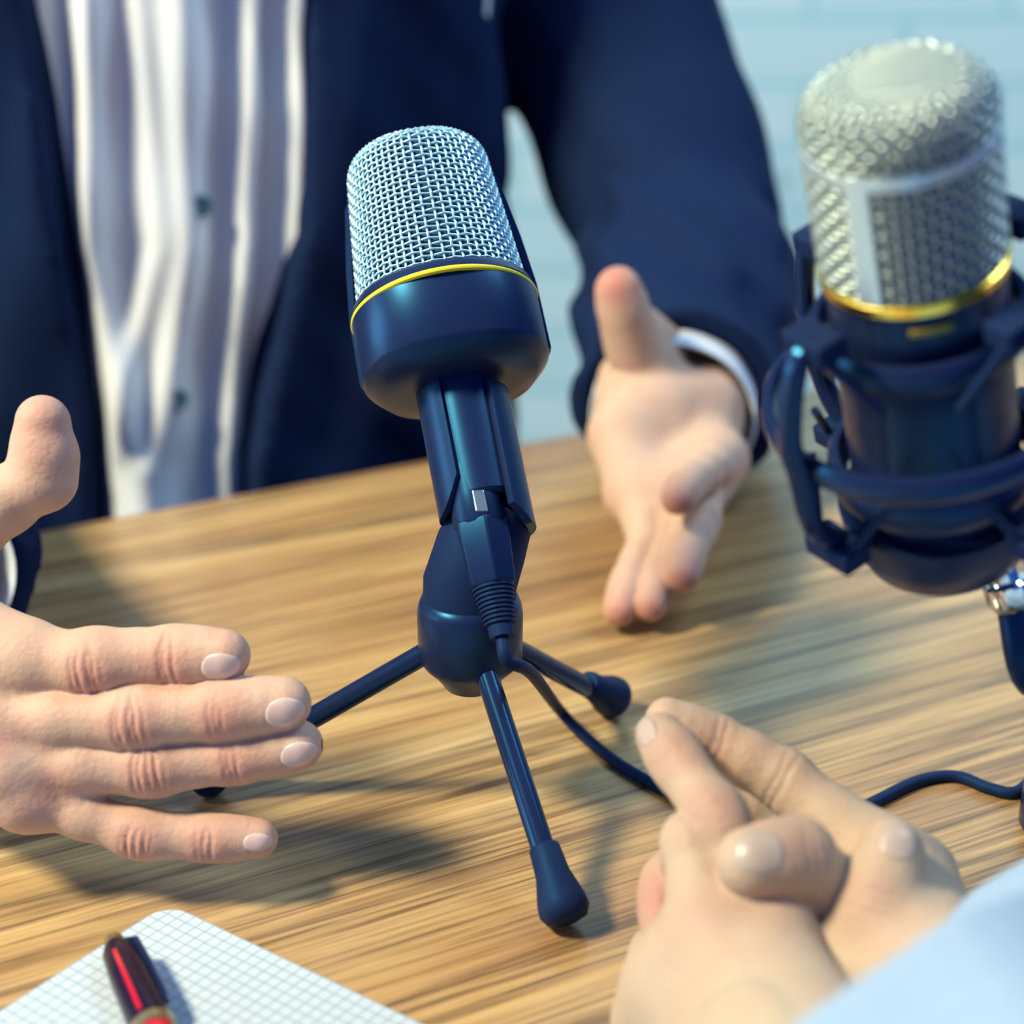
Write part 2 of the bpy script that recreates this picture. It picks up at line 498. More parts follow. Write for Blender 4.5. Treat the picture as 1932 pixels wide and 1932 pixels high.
# hub
Geo().lathe(hubc, zc, [(hz - .010, .004), (hz - .009, .009), (hz - .004, .0125), (hz, .0165), (hz + .003, .0183), (ht - .003, .0185), (ht, .0180), (ht + .003, .0168), (ht + .004, .014)], 48).mk('tripod_hub', M['black'], mic, sharp=50)
for k, f in enumerate(feet):
    d = nrm(f - hubc); top = hubc + zc * (hz + .007) + d * .010
    ax = nrm(f + zc * .007 - top); foot = f + zc * .0086
    L = np.linalg.norm(foot - top); lr = .0040
    lg = Geo().lathe(top - ax * .004, ax, [(0, lr), (L - .010, lr)], 20).mk('leg', M['blackgloss'], mic)
    Geo().lathe(foot - ax * .021, ax, [(0, .0046), (.001, .0052), (.010, .0058), (.019, .0082), (.0225, .0085), (.0255, .0068), (.0265, .004)], 24).mk('rubber_foot', M['rubber'], lg, sharp=50)
# microphone axis: leans back and to the left in the view
TILT = math.radians(19.5); ROLL = math.radians(11.4)
MA = nrm((UP * math.cos(ROLL) - RT * math.sin(ROLL)) * math.cos(TILT) + FW * math.sin(TILT))
hubd = PX(hubc + zc * hz)[2]
Q = J(960, 1205, hubd - .030)
def s_at(py, O=Q, A=MA):
    lo, hi = -.1, .5
    for _ in range(50):
        m = (lo + hi) / 2
        if PX(O + A * m)[1] > py: lo = m
        else: hi = m
    return lo
fr = -FW                       # front of the microphone
s_ring = s_at(590); s_bot = s_at(706); s_gb = s_at(566); s_gt = s_at(292)
s_nk = s_at(950)
_, MX, MY = frame(MA, RT)      # MX to the right, MY away/towards
rr = .0336
print('mic', s_bot, s_ring, s_gb, s_gt, 'px ring', PX(Q + MA * s_ring), 'r px', rr * FPX / PX(Q + MA * s_ring)[2])
# body base with chamfered underside
Geo().lathe(Q, MA, [(s_bot - .006, .020), (s_bot - .005, .0275), (s_bot, .0324), (s_bot + .0015, .0335), (s_ring - .0012, rr), (s_ring - .0006, rr - .0008), (s_ring + .0006, rr - .0008),
                    (s_ring + .0012, rr - .0002), (s_gb - .001, rr - .0012), (s_gb + .001, rr - .0030), (s_gb + .0012, rr - .008)], 80, RT, sy=.95, p=2.25).mk('head_base', M['black'], mic, sharp=40)
Geo().torus(Q + MA * s_ring, MA, rr - .0006, .0011, 96, 10, RT).mk('accent_line', M['yellow'], mic)
gp = []
H = s_gt - s_gb
for k in range(26):
    f = k / 25
    if f < .6: u = s_gb + (H - .010) * f / .6; r = .0303 - (.0046) * (f / .6)
    else:
        q = (f - .6) / .4 * math.pi / 2; u = s_gb + H - .010 + .010 * math.sin(q) ; r = .0257 - .011 * (1 - math.cos(q)) 
    gp.append((u, r))
weave(Q, MA, gp, 64, 29, .00052, RT, sy=.95, p=2.25, amp=.00045).mk('wire_grille', M['wire'], mic, sharp=None)
Geo().lathe(Q, MA, [(u, r - .0014) for u, r in gp] + [(gp[-1][0] - .0005, .001)], 48, RT, sy=.95, p=2.25).mk('grille_lining', M['lining'], mic)
# dark rear shell hugging the back half of the head
def shell(prof, t0, t1, th):
    g = Geo(); a, x, y = frame(MA, RT); R = []
    for i in range(41):
        t = t0 + (t1 - t0) * i / 40; d = x * math.cos(t) + y * math.sin(t) * .97
        o = [Q + a * u + d * (r + th) for u, r in prof] + [Q + a * u + d * r for u, r in prof[::-1]]
        R.append(o)
    g.rings(R); return g
bt = math.atan2((FW @ MY), (FW @ MX))      # direction away from the camera
shell([(s_bot + .004, rr - .001), (s_gb, rr - .0012), (s_gb + .02, .0304), (s_gt - .016, .0268), (s_gt - .004, .0205)], bt - 1.50, bt + 1.50, .0022).mk('rear_shell', M['blackgloss'], mic, sharp=40)
# handle with clip halves
Geo().lathe(Q, MA, [(s_nk - .0005, .0120), (s_nk + .001, .0136), (s_bot - .002, .0142)], 48, RT).mk('handle', M['black'], mic)
def cyl_patch(t0, t1, f0, f1, r, th, n=24, m=20):
    """curved plate round the handle; f0/f1 give the lower and upper end at an angle"""
    g = Geo(); a, x, y = frame(MA, RT); R = []
    for i in range(n + 1):
        t = t0 + (t1 - t0) * i / n; d = x * math.cos(t) + y * math.sin(t); lo, hi = f0(t), f1(t)
        us = [lo + (hi - lo) * k / m for k in range(m + 1)]
        R.append([Q + a * u + d * (r + th) for u in us] + [Q + a * u + d * (r - .0006) for u in us[::-1]])
    return g.rings(R)
ft = math.atan2((-FW) @ MY, (-FW) @ MX)    # facing the camera
# left plate (camera side, image left) and right cradle
lowL = lambda t: s_nk - .004 + .016 * max(0, math.cos((t - (ft - 1.25)) * 1.0)) * 0
def left_low(t): return s_nk + .002 + .012 * ((t - (ft - 1.9)) / 1.2 - .5)
cyl_patch(ft - 2.6, ft - .42, lambda t: s_nk - .004 + .012 * max(0, (t - ft + 1.2) / .8) ** 2, lambda t: s_bot - .006, .0141, .0016).mk('clip_arm', M['black'], mic, sharp=40)
cyl_patch(ft + .70, ft + 2.6, lambda t: s_nk - .006 - .006 * min(1, max(0, (t - ft - .7) / .5)), lambda t: s_bot - .010, .0141, .0026).mk('clip_arm', M['black'], mic, sharp=40)
# bracket joining hub and clip, behind the plug
bt0 = hubc + zc * (ht - .004); bt1 = Q + MA * (s_nk - .006) + np.array([0, .008, .0]) + RT * .0035
Geo().tube([bt0, bt0 + zc * .012, bt1 * .45 + (bt0 + zc * .015) * .55, bt1], [  .0165, .0163, .0158, .0138], 28).mk('tilt_bracket', M['matte'], mic)
Geo().lathe(bt1 - zc * .004, -RT, [(.010, .0045), (.0140, .0050), (.0165, .0050), (.0172, .0030)], 24, zc).mk('pivot_screw', M['matte'], mic)

# ------------------------------------------------------------------ plug and cable
cable = empty('microphone_cable', T(1275, 1500), 'black cable plugged into the desk microphone, curving over the table to the right', 'cable')
s_c = s_at(935); s_m1 = s_at(990); s_m2 = s_at(1108); s_r = s_at(1196)
PO = Q - FW * .004 - RT * .002
Geo().lathe(PO, MA, [(s_m1 - .001, .0088), (s_m1, .0092), (s_c - .001, .0094), (s_c + .010, .0094)], 36, RT).mk('plug_shell', M['black'], cable, sharp=40)
Geo().lathe(PO, MA, [(s_m2, .0080), (s_m2 + .001, .0086), (s_m1 - .003, .0100), (s_m1, .0100), (s_m1 + .0005, .009)], 6, RT * .9 - FW * .35).mk('plug_grip', M['black'], cable, sharp=25, bevel=.0006)
pr = []
for k in range(9):
    u = s_m2 - (s_m2 - s_r) * .82 * k / 9; r = .0072 - .0022 * k / 9
    pr += [(u, r), (u - .0009, r), (u - .0011, r - .0010), (u - .0017, r - .0010)]
pr += [(s_r + .003, .0044), (s_r - .001, .0042)]
Geo().lathe(PO, MA, pr[::-1], 30, RT).mk('strain_relief', M['rubber'], cable, sharp=30)
lt = PO + MA * (s_at(945)) - FW * .0088 + RT * .0016
Geo().box(lt, RT * .0022, MA * .0040, FW * .0012).mk('release_latch', M['latch'], cable, smooth=False, bevel=.0005)
c0 = PO + MA * (s_r + .001)
cz = .0022
cp = [c0, c0 - MA * .010, J(1000, 1268, hubd - .018), T(1052, 1335, .010), T(1098, 1385, cz), T(1160, 1436, cz), T(1230, 1478, cz), T(1290, 1508, cz), T(1400, 1552, cz), T(1510, 1560, cz), T(1600, 1536, cz),
      T(1650, 1513, cz), T(1720, 1478, cz), T(1770, 1465, cz), T(1815, 1467, cz), T(1870, 1488, cz), T(1922, 1492, cz), T(1985, 1436, cz), T(2090, 1395, cz)]
Geo().tube(spline(cp, 10), .00225, 12).mk('cord', M['rubber'], cable)

# ------------------------------------------------------------------ studio microphone in its shock mount (right)
DB = .485
BO = J(1722, 478, DB)                      # axis point at the gold ring
TB = math.radians(-38); RB = math.radians(17)
BA = nrm((UP * math.cos(RB) - RT * math.sin(RB)) * math.cos(TB) + FW * math.sin(TB))
_, BX, BY = frame(BA, RT)
base_pt = T(2088, 1564)
bm = empty('studio_microphone', base_pt, 'large condenser microphone with nickel mesh head in a black shock mount on the right', 'microphone')
br = .0245
gl = .052
def bt_prof(n=30, rad=br, top=gl, rc=.008, upto=.35):
    P = [(0, rad)]
    for k in range(9): P.append(((top - rc) * (k + 1) / 9, rad * (1 + .012 * (k / 9))))
    for k in range(1, 9):
        q = k / 8 * math.pi / 2; P.append((top - rc + rc * math.sin(q), rad - rc * (1 - math.cos(q))))
    return P
P = bt_prof()
weave(BO, BA, P, 50, 20, .00062, RT, amp=.0006).mk('mesh_head', M['wire2'], bm, sharp=None)
# flat woven top
g = Geo(); rt_ = br - .0074; stp = .0015
for fam in (0, 1):
    for i in range(-11, 12):
        q = i * stp; L = math.sqrt(max(0, rt_ * rt_ - q * q)); m = int(L / stp * 2)
        if m < 2: continue
        pts = []
        for k in range(-m, m + 1):
            w_ = k * stp / 2; off = .0004 * math.cos(math.pi * (k / 2) + math.pi * i) * (1 if fam else -1)
            c = (BX * w_ + BY * q) if fam else (BX * q + BY * w_)
            pts.append(BO + BA * (gl + off + .0002 + .0010 * (1 - (w_ * w_ + q * q) / rt_ ** 2)) + c)
        g.tube(pts, .00042, 5)
g.mk('mesh_top', M['wire2'], bm, sharp=None)
Geo().lathe(BO, BA, [(u, r - .0012) for u, r in P] + [(gl - .0012, .001)], 48, RT).mk('head_lining', M['lining2'], bm)
Geo().lathe(BO, BA, [(.0345, br + .0004), (.0347, br + .0012), (.0385, br + .0012), (.0387, br + .0002)], 64, RT, cap0=False, cap1=False).mk('head_band', M['satin'], bm, sharp=30)
lf = math.atan2((-FW) @ BY, (-FW) @ BX)
for dt in (-.80, math.pi - .80):
    g = Geo(); R = []
    for i in range(9):
        t = lf + dt - .13 + .26 * i / 8; d = BX * math.cos(t) + BY * math.sin(t)
        us = [.0 + .035 * k / 8 for k in range(9)]
        R.append([BO + BA * u + d * (br + .0011) for u in us] + [BO + BA * u + d * (br - .0004) for u in us[::-1]])
    g.rings(R).mk('head_post', M['satin'], bm, sharp=40)
Geo().lathe(BO, BA, [(-.0035, br + .0002), (-.0033, br + .0012), (-.0005, br + .0014), (0, br + .0002)], 64, RT, cap0=False, cap1=False).mk('gold_ring', M['gold'], bm, sharp=30)
Geo().torus(BO - BA * .0085, BA, br + .0008, .0013, 16, 8, RT, lf - .42, lf + .02).mk('gold_inlay', M['gold'], bm)
Geo().lathe(BO, BA, [(-.105, .010), (-.104, .016), (-.098, .0225), (-.096, .0245), (-.004, .0246), (-.0035, .0240)], 56, RT).mk('microphone_body', M['black'], bm, sharp=40)
sm = empty('shock_mount_stand', base_pt, 'black spider shock mount and chrome stem stand holding the studio microphone on the right', 'microphone stand')
uR = BO - BA * .022; lR = BO - BA * .066
Geo().torus(uR, BA, .0285, .0028, 56, 10, RT, flat=1.8).mk('inner_ring', M['black'], sm)
Geo().torus(lR - BA * .004, BA, .0285, .0030, 56, 10, RT, flat=2.2).mk('inner_ring', M['black'], sm)
Geo().torus(BO - BA * .046, BA, .0450, .0028, 64, 10, RT, flat=1.6).mk('outer_ring', M['blackgloss'], sm)
for k in range(4):
    t = lf - 1.15 + k * math.pi / 2; d = BX * math.cos(t) + BY * math.sin(t); sd = np.cross(BA, d)
    arm = spline([uR + BA * .014 + d * .036, uR + BA * .010 + d * .044, uR - BA * .010 + d * .0500, BO - BA * .046 + d * .0490, lR - BA * .000 + d * .0470, lR - BA * .012 + d * .038, lR - BA * .018 + d * .028], 6)
    a_ = Geo(); a_.tube(arm, .0034, 10); a_.mk('mount_arm', M['blackgloss'], sm)
    Geo().box(uR + BA * .014 + d * .037, d * .0050, sd * .0080, BA * .0035).mk('cord_hook', M['matte'], sm, bevel=.001)
    Geo().box(lR - BA * .013 + d * .040, d * .0050, sd * .0090, BA * .0035).mk('cord_hook', M['matte'], sm, bevel=.001)
    for sg in (-1, 1):
        Geo().tube([uR + BA * .014 + d * .040 + sd * .006 * sg, uR - BA * .006 + d * .031 + sd * .017 * sg], .0013, 8).mk('elastic_cord', M['rubber'], sm)
        Geo().tube([lR - BA * .012 + d * .041 + sd * .006 * sg, lR + BA * .008 + d * .031 + sd * .017 * sg], .0013, 8).mk('elastic_cord', M['rubber'], sm)
Geo().lathe(BO, BA, [(-.112, .008), (-.1105, .017), (-.104, .0245), (-.094, .0290), (-.084, .0300), (-.0835, .0262)], 56, RT).mk('mount_cup', M['black'], sm, sharp=40)
j0 = BO - BA * .110; jA = J(1868, 1010, PX(j0)[2]); jB = J(1906, 1128, PX(j0)[2] + .004)
Geo().tube([j0 + BA * .004, jA, jB], [.0062, .0058, .0050], 24).mk('chrome_stem', M['chrome'], sm)
Geo().lathe(jB, nrm(jB - jA), [(-.006, .0062), (-.005, .0072), (.000, .0074), (.003, .0060), (.004, .004)], 24, RT).mk('chrome_collar', M['chrome'], sm)
bz = base_pt + zc * .018
Geo().tube(spline([jB, jB + nrm(jB - jA) * .03, bz + zc * .06, bz], 8), .0050, 16).mk('gooseneck', M['black'], sm)
Geo().lathe(base_pt, zc, [(0, .029), (.001, .0305), (.016, .0300), (.019, .0275), (.020, .006)], 56).mk('stand_base', M['blackgloss'], sm, sharp=40)

# ------------------------------------------------------------------ notepad and pen
corner = T(300, 1712); dA = nrm(T(0, 1897) - T(186, 1794)); dB = nrm(T(838, 1929) - T(400, 1762))
ang = math.degrees(math.acos(dA @ dB)); print('pad corner angle', ang)
bis = nrm(dA + dB); dA2 = nrm(bis + np.cross(zc, bis) * (1 if np.cross(bis, dA)[2] > 0 else -1)); dB2 = nrm(bis * 2 * (bis @ dA2) - dA2)
# lines through the visible edges, square corner
pa = T(110, 1836, .005); pb = T(600, 1838, .005)
Mx = np.array([[dA2[0], -dB2[0]], [dA2[1], -dB2[1]]]); sol = np.linalg.solve(Mx, (pb - pa)[:2]); cor = pa + dA2 * sol[0]
def pad_outline(wd, hg, rc):
    pts = []
    for (cx, cy, a0) in ((rc, rc, 180), (wd - rc, rc, 270), (wd - rc, hg - rc, 0), (rc, hg - rc, 90)):
        for k in range(9):
            a = math.radians(a0 + 90 * k / 8); pts.append((cx + rc * math.cos(a), cy + rc * math.sin(a)))
    return pts
pad = empty('notepad', (cor[0], cor[1], TZ), 'open grid-ruled white notepad page with rounded corner under the pen', 'notepad')
pad.rotation_euler = (0, 0, 0)
yaw = math.atan2(dA2[1], dA2[0])
def pad_part(name, z0, z1, m, inset):
    o_ = pad_outline(.148, .210, .010)
    v = []; f = []
    for z in (z0, z1):
        for (x, y) in o_: v.append(np.array([x, y, z]))
    n = len(o_)
    f = [tuple(range(n))[::-1], tuple(range(n, 2 * n))] + [(i, (i + 1) % n, n + (i + 1) % n, n + i) for i in range(n)]
    o = mk(name, np.array(v), f, m, None, smooth=False)
    o.parent = pad
    return o
pad_part('cover', 0, .0008, M['cover'], 0); pad_part('pages', .0008, .0050, M['paper'], 0)
handed = np.cross(dA2, dB2)[2] > 0
if handed: pad.rotation_euler = (0, 0, yaw)
else: pad.rotation_euler = (0, 0, math.atan2(dB2[1], dB2[0]))

pz = .0050
p0 = T(213, 1772, pz + .0075); p1 = T(330, 2035, pz + .0062)
pa_ = nrm(p1 - p0); p1 = p0 + pa_ * .138
pen = empty('ballpoint_pen', T(300, 1900, pz), 'dark red and black pen with gold trim lying on the notepad', 'pen')
Geo().lathe(p0, pa_, [(.0, .0012), (.0006, .0030), (.003, .0033), (.0045, .0036), (.005, .0040)], 24, RT).mk('end_cap', M['bronze'], pen, sharp=40)
Geo().lathe(p0, pa_, [(.0048, .0040), (.008, .0052), (.020, .0060), (.0445, .0064), (.046, .0062)], 32, RT).mk('upper_barrel', M['penblack'], pen, sharp=60)
Geo().lathe(p0, pa_, [(.0458, .0064), (.0462, .0068), (.0500, .0068), (.0504, .0064)], 32, RT).mk('centre_ring', M['bronze'], pen, sharp=40)
Geo().lathe(p0, pa_, [(.0504, .0062), (.07, .0062), (.105, .0056), (.122, .0040), (.1225, .0034)], 32, RT).mk('lower_barrel', M['penred'], pen, sharp=60)
Geo().lathe(p0, pa_, [(.1225, .0032), (.134, .0014), (.138, .0005)], 20, RT).mk('writing_tip', M['bronze'], pen, sharp=40)
_, px_, py_ = frame(pa_, RT)
up_ = py_ if py_[2] > 0 else -py_
# highlight of the upper barrel, put in as a thin red strip
g = Geo(); R = []
for i in range(5):
    t = math.radians(78 + 13 * i / 4)
    us = [.012 + .032 * k / 8 for k in range(9)]
    rad = [np.interp(u, [.0048, .008, .020, .0445, .046], [.0040, .0052, .0060, .0064, .0062]) + .00015 for u in us]
    dd = px_ * (-math.cos(t)) * -1 + up_ * math.sin(t)
    dd = -px_ * math.cos(t + .5) * -1 + up_ * math.sin(t + .5)
    wv = 1
    R.append([p0 + pa_ * u + dd * r_ for u, r_ in zip(us, rad)] + [p0 + pa_ * u + dd * (r_ - .001) for u, r_ in zip(us[::-1], rad[::-1])])
g.rings(R).mk('red_highlight', M['penred'], pen, sharp=60)
sdr = px_ if px_[0] > 0 else -px_
cl = nrm(sdr * .9 + up_ * .35)
Geo().tube([p0 + pa_ * .004 + cl * .0036, p0 + pa_ * .006 + cl * .0062, p0 + pa_ * .020 + cl * .0070, p0 + pa_ * .036 + cl * .0073, p0 + pa_ * .040 + cl * .0068], [.0010, .0012, .0011, .0010, .0008], 8).mk('pocket_clip', M['blackgloss'], pen)

# ------------------------------------------------------------------ nails
def nail_mesh(field, c, t, normal, length, width, lift=.00028):
    """nail plate laid on the sculpted fingertip; returns verts, faces"""
    t = nrm(t); n = nrm(np.asarray(normal) - t * (t @ np.asarray(normal))); v = np.cross(t, n)
    NU, NV = 16, 14; top = []; bot = []
    rs = np.arange(0.001, .016, .00012)
    for i in range(NU + 1):
        for j in range(NV + 1):
            a = -1 + 2 * i / NU; b = -1 + 2 * j / NV
            aa = a * math.sqrt(1 - b * b * .5); bb = b * math.sqrt(1 - a * a * .5)
            if a > 0: aa = a * math.sqrt(1 - b * b * .32)
            p0_ = np.asarray(c) + t * (aa * length / 2)
            ang = bb * width / 2 / .0092; d = n * math.cos(ang) + v * math.sin(ang)
            f = field.sample(p0_ + rs[:, None] * d); k = np.argmax(f > 0)
            if k == 0 or f[0] > 0: k = 0
            rr_ = rs[k] - (f[k] / max(f[k] - f[k - 1], 1e-6)) * .00012 if k > 0 else .009
            e = 1 - max(abs(a), abs(b)) ** 5
            top.append(p0_ + d * (rr_ + .00008 + lift * e)); bot.append(p0_ + d * (rr_ - .0006))
    V = top + bot; F = []; m = NV + 1; off = (NU + 1) * m
    for i in range(NU):
        for j in range(NV):
            a = i * m + j
            F.append((a, a + 1, a + m + 1, a + m)); F.append((off + a, off + a + m, off + a + m + 1, off + a + 1))
    for i in range(NU):
        for j in (0, NV):
            a = i * m + j; F.append((a, a + m, off + a + m, off + a) if j == 0 else (a + m, a, off + a, off + a + m))
    for j in range(NV):
        for i in (0, NU):
            a = i * m + j; F.append((a + 1, a, off + a, off + a + 1) if i == 0 else (a, a + 1, off + a + 1, off + a))
    return V, F

# ------------------------------------------------------------------ people
def cv(r, u, f):
    """direction from right/up/forward components"""
    return nrm(RT * r + UP * u + FW * f)

RJ = random.Random(4)
class Hand:
    def __init__(s, pts, h, pad=.012):
        P = np.array(pts); s.F = Field(P.min(0) - pad, P.max(0) + pad, h); s.nails = []; s.pig = []; s.todo = []
    def finger(s, pts, rad, n, k=.0035, nail=None, first=.004, creases=1.0, web=.020):
        """pts root..tip, rad at each; n dorsal normal. Each finger is sculpted apart, then joined at its root"""
        F = s.F; keep = F.a; F.a = np.full(F.n, .03, np.float32)
        for i in range(len(pts) - 1):
            mid = (pts[i] + pts[i + 1]) / 2; rm = (rad[i] + rad[i + 1]) / 2 * (.93 if creases and i < len(pts) - 2 else 1.0)
            F.cone(pts[i], mid, rad[i], rm, k); F.cone(mid, pts[i + 1], rm, rad[i + 1], k)
        t = nrm(pts[-1] - pts[-2]); nn = nrm(np.asarray(n) - t * (t @ np.asarray(n))); R = rad[-1]
        F.cone(pts[-1] - t * R * .5 + nn * R * .06, pts[-1] + t * R * .16 + nn * R * .10, R * .90, R * .80, .003)
        if creases and len(pts) >= 4:
            for i, sc, lines in ((1, 1.0, [(-.0052, 26, .6), (-.0028, 12, 1), (.0000, -4, .8), (.0026, -16, 1), (.0050, -26, .5)]), (2, .75, [(-.0026, 14, .8), (-.0002, 0, 1), (.0022, -12, .7)])):
                a, b, c = pts[i - 1], pts[i], pts[i + 1]
                t = nrm(nrm(b - a) + nrm(c - b)); n2 = nrm(n - t * (t @ n))
                F.cone(b - t * .003 + n2 * rad[i] * .17, b + t * .003 + n2 * rad[i] * .17, rad[i] * .86, rad[i] * .86, .005)
                lines = [(u_ + RJ.uniform(-.0005, .0005), b_ + RJ.uniform(-9, 9), a_ * RJ.uniform(.6, 1.15)) for u_, b_, a_ in lines]
                F.creases(b, t, n2, lines, side=RJ.uniform(-.0015, .0015), amp=.00105 * sc * creases, width=.00075, reach=rad[i] * .80)
                s.pig.append((b + n2 * rad[i], .010, .60))
        s.pig.append((pts[-1] - nn * R * .5, .010, .5))
        # shallow hollow where the web starts, then join
        i0 = [k_.reshape(sh) for k_, sh in zip([F.lo[q] + F.h * np.arange(F.n[q]) for q in range(3)], ((-1, 1, 1), (1, -1, 1), (1, 1, -1)))]
        d2 = (i0[0] - pts[0][0]) ** 2 + (i0[1] - pts[0][1]) ** 2 + (i0[2] - pts[0][2]) ** 2
        kk = (.0007 + (first + .003) * np.exp(-d2 / web ** 2)).astype(np.float32)
        F.a = smin(keep, F.a, kk).astype(np.float32)
        if nail:
            L, W, nv = nail; t = nrm(pts[-1] - pts[-2]); s.todo.append((pts[-1] + t * (R * .36), t, nv, L, W))
    def build(s):
        for c, t, nv, L, W in s.todo: s.nails.append(nail_mesh(s.F, c - t * L * .10, t, nv, L, W))
        return s.F.mesh()

def join(parts):
    V = []; F = []; n = 0
    for v, f in parts: V.append(v); F.append(f + n); n += len(v)
    return np.concatenate(V), np.concatenate(F)

# ---------- person opposite: his right hand (left in the view), back of the hand towards us, thumb up
SA = .925          # the hand hovers well in front of the tripod
J0 = J
def JA(px, py, d): return J0(px, py, d * SA)
N1 = cv(.05, -.28, -1)
D = .640
tip_i = JA(421, 1236, D - .004); tip_m = JA(533, 1327, D - .006); tip_r = JA(560, 1405, D - .002); tip_p = JA(484, 1581, D)
hA = Hand([JA(-430, 1300, .74), JA(80, 720, .64), tip_m, JA(60, 1640, .62), JA(-300, 900, .60), JA(0, 1200, .57)], .00066)
Xr = lambda px, py, d=D: JA(px, py, d)
wri = JA(-400, 1220, .715)
iM, mM, rM, pM = Xr(-70, 1262, .646), Xr(-45, 1368, .640), Xr(10, 1450, .638), Xr(50, 1505, .640)
Fd = hA.F
# palm: metacarpals blended wide
for q, r0_, r1_ in ((iM, .0165, .0118), (mM, .0160, .0118), (rM, .0150, .0108), (pM, .0140, .0095)):
    Fd.cone(wri + (q - iM) * .30, q, r0_ * SA, r1_ * SA, .010)
Fd.cone(iM, mM, 0.01064, 0.01064, .010); Fd.cone(mM, rM, 0.01036, 0.00971, .010); Fd.cone(rM, pM, 0.00971, 0.00832, .010)
hA.finger([iM, Xr(182, 1248), Xr(330, 1237), tip_i], [0.01165, 0.01082, 0.00953, 0.00851], N1, nail=(0.01184, 0.01091, cv(.28, -.42, -1)), first=.007)
hA.finger([mM, Xr(258, 1352, D - .003), Xr(420, 1338, D - .005), tip_m], [0.01064, 0.01055, 0.00953, 0.00888], N1, nail=(0.01221, 0.01129, cv(.30, -.30, -1)), first=.005)
hA.finger([rM, Xr(290, 1443), Xr(445, 1425), tip_r], [0.00999, 0.00980, 0.00870, 0.00814], N1, nail=(0.01156, 0.01036, cv(.30, -.32, -1)), first=.005)
hA.finger([pM, Xr(268, 1572), Xr(395, 1580), tip_p], [0.00834, 0.00783, 0.00698, 0.00647], N1, nail=(0.00925, 0.00851, cv(.1, -.05, -1)), first=.007)
# thumb, seen from its side, pointing up
thb = [JA(-190, 1190, .668), JA(-55, 985, .655), JA(72, 905, .648), JA(82, 800, .645)]
hA.finger(thb, [0.01573, 0.01230, 0.00982, 0.00899], cv(-1, .1, -.2), nail=None, first=.010, k=.004, creases=0)
Fd.cone(JA(98, 865, .646), JA(92, 905, .648), .0084, .0088, .006)
Fd.cone(JA(-120, 1130, .660), JA(-60, 1215, .650), 0.01295, 0.01110, .012)      # web of the thumb
Fd.cone(JA(-200, 1130, .66), JA(40, 1225, .645), 0.01202, 0.00971, .012)
# tendons and knuckle hollows on the back of the hand
for q in (iM, mM, rM, pM):
    Fd.cone(wri * .5 + q * .5 + N1 * .012, q + N1 * .0045, 0.00370, 0.00555, .006)
hA.pig += [(JA(110, 800, .64), .016, .45), (JA(0, 1395, .63), .008, .5), (JA(90, 1490, .63), .008, .5)]
vA = hA.build()
# his left hand (centre of the view), reaching forward with the thumb up
def build_hB():
    h = Hand([J(1060, 460, .80), J(1480, 1200, .76), J(1440, 700, 1.0), J(1150, 1180, .75)], .0012)
    F = h.F; wr = J(1290, 740, .945)
    nB = cv(1, .1, .2)
    mi, mm, mr, mp = J(1352, 868, .860), J(1318, 908, .848), J(1262, 940, .836), J(1208, 935, .835)
    for q, a, b in ((mi, .020, .0125), (mm, .020, .0125), (mr, .019, .0115), (mp, .018, .0110)):
        F.cone(wr, q, a, b, .012)
    F.cone(mi, mm, .013, .0125, .012); F.cone(mm, mr, .0125, .0120, .012); F.cone(mr, mp, .0120, .0112, .012)
    F.cone(J(1185, 810, .865), J(1190, 720, .885), .0175, .0165, .014)       # heel of the palm / thumb ball
    F.cone(J(1165, 830, .86), J(1190, 930, .84), .0120, .0110, .012)
    F.cone(J(1250, 770, .875), J(1330, 760, .89), .0190, .0190, .014)
    h.finger([J(1240, 730, .885), J(1195, 650, .868), J(1178, 590, .856), J(1166, 548, .850)], [.0180, .0135, .0118, .0108], nB, creases=0, first=.010)
    F.cone(J(1240, 650, .890), J(1200, 600, .880), .0130, .0090, .010)
    h.finger([mi, J(1342, 880, .835), J(1298, 912, .800), J(1279, 938, .787)], [.0125, .0098, .0085, .0076], nB, creases=0, first=.006)
    h.finger([mm, J(1318, 985, .815), J(1295, 1040, .797), J(1286, 1082, .787)], [.0120, .0100, .0088, .0078], nB, creases=0, first=.006)
    h.finger([mr, J(1262, 1030, .812), J(1240, 1090, .796), J(1226, 1138, .787)], [.0115, .0098, .0086, .0076], nB, creases=0, first=.006)
    h.finger([mp, J(1222, 1030, .812), J(1188, 1095, .796), J(1168, 1148, .787)], [.0110, .0090, .0080, .0072], nB, creases=0, first=.006)
    F.cone(wr, J(1300, 700, 1.02), .026, .029, .012, flat=(nB, .8))
    h.pig += [(J(1160, 530, .84), .012, 1.0)] + [(J(x, y, .78), .010, .8) for x, y in ((1286, 1095), (1226, 1150), (1168, 1160), (1275, 955))]
    return h
hB = build_hB(); vB = hB.build()

# ---------- torso, jacket, sleeves
TC = np.array([-.205, 1.075, 0.0]); tf = nrm([.20, -.98, 0]); tl = np.array([-tf[1], tf[0], 0.0])   # facing, his left
def tor(z, th, k=1.0, add=0.0):
    """point on the torso ellipse; th=0 front, + towards his left"""
    a, b = .205 * k + add, .115 * k + add
    return TC + tf * (b * math.cos(th)) + tl * (a * math.sin(th)) + zc * z
def theta_at(px, z, k=1, add=0.0):
    th = np.linspace(-1.5, 1.5, 241); v = np.array([PX(tor(z, t, k, add))[0] for t in th])
    return float(np.interp(px, v, th))
Z0, Z1 = TZ - .22, TZ + .42
elbR = J(-640, 620, 1.0); elbL = J(1285, 440, 1.06)
shL = tor(TZ + .42, 1.15, 1.0) ; shL = J(1000, -380, 1.12); shR = tor(TZ + .42, -1.2)
wrL = J(1300, 770, .925); wrR = J(-165, 1075, .725)
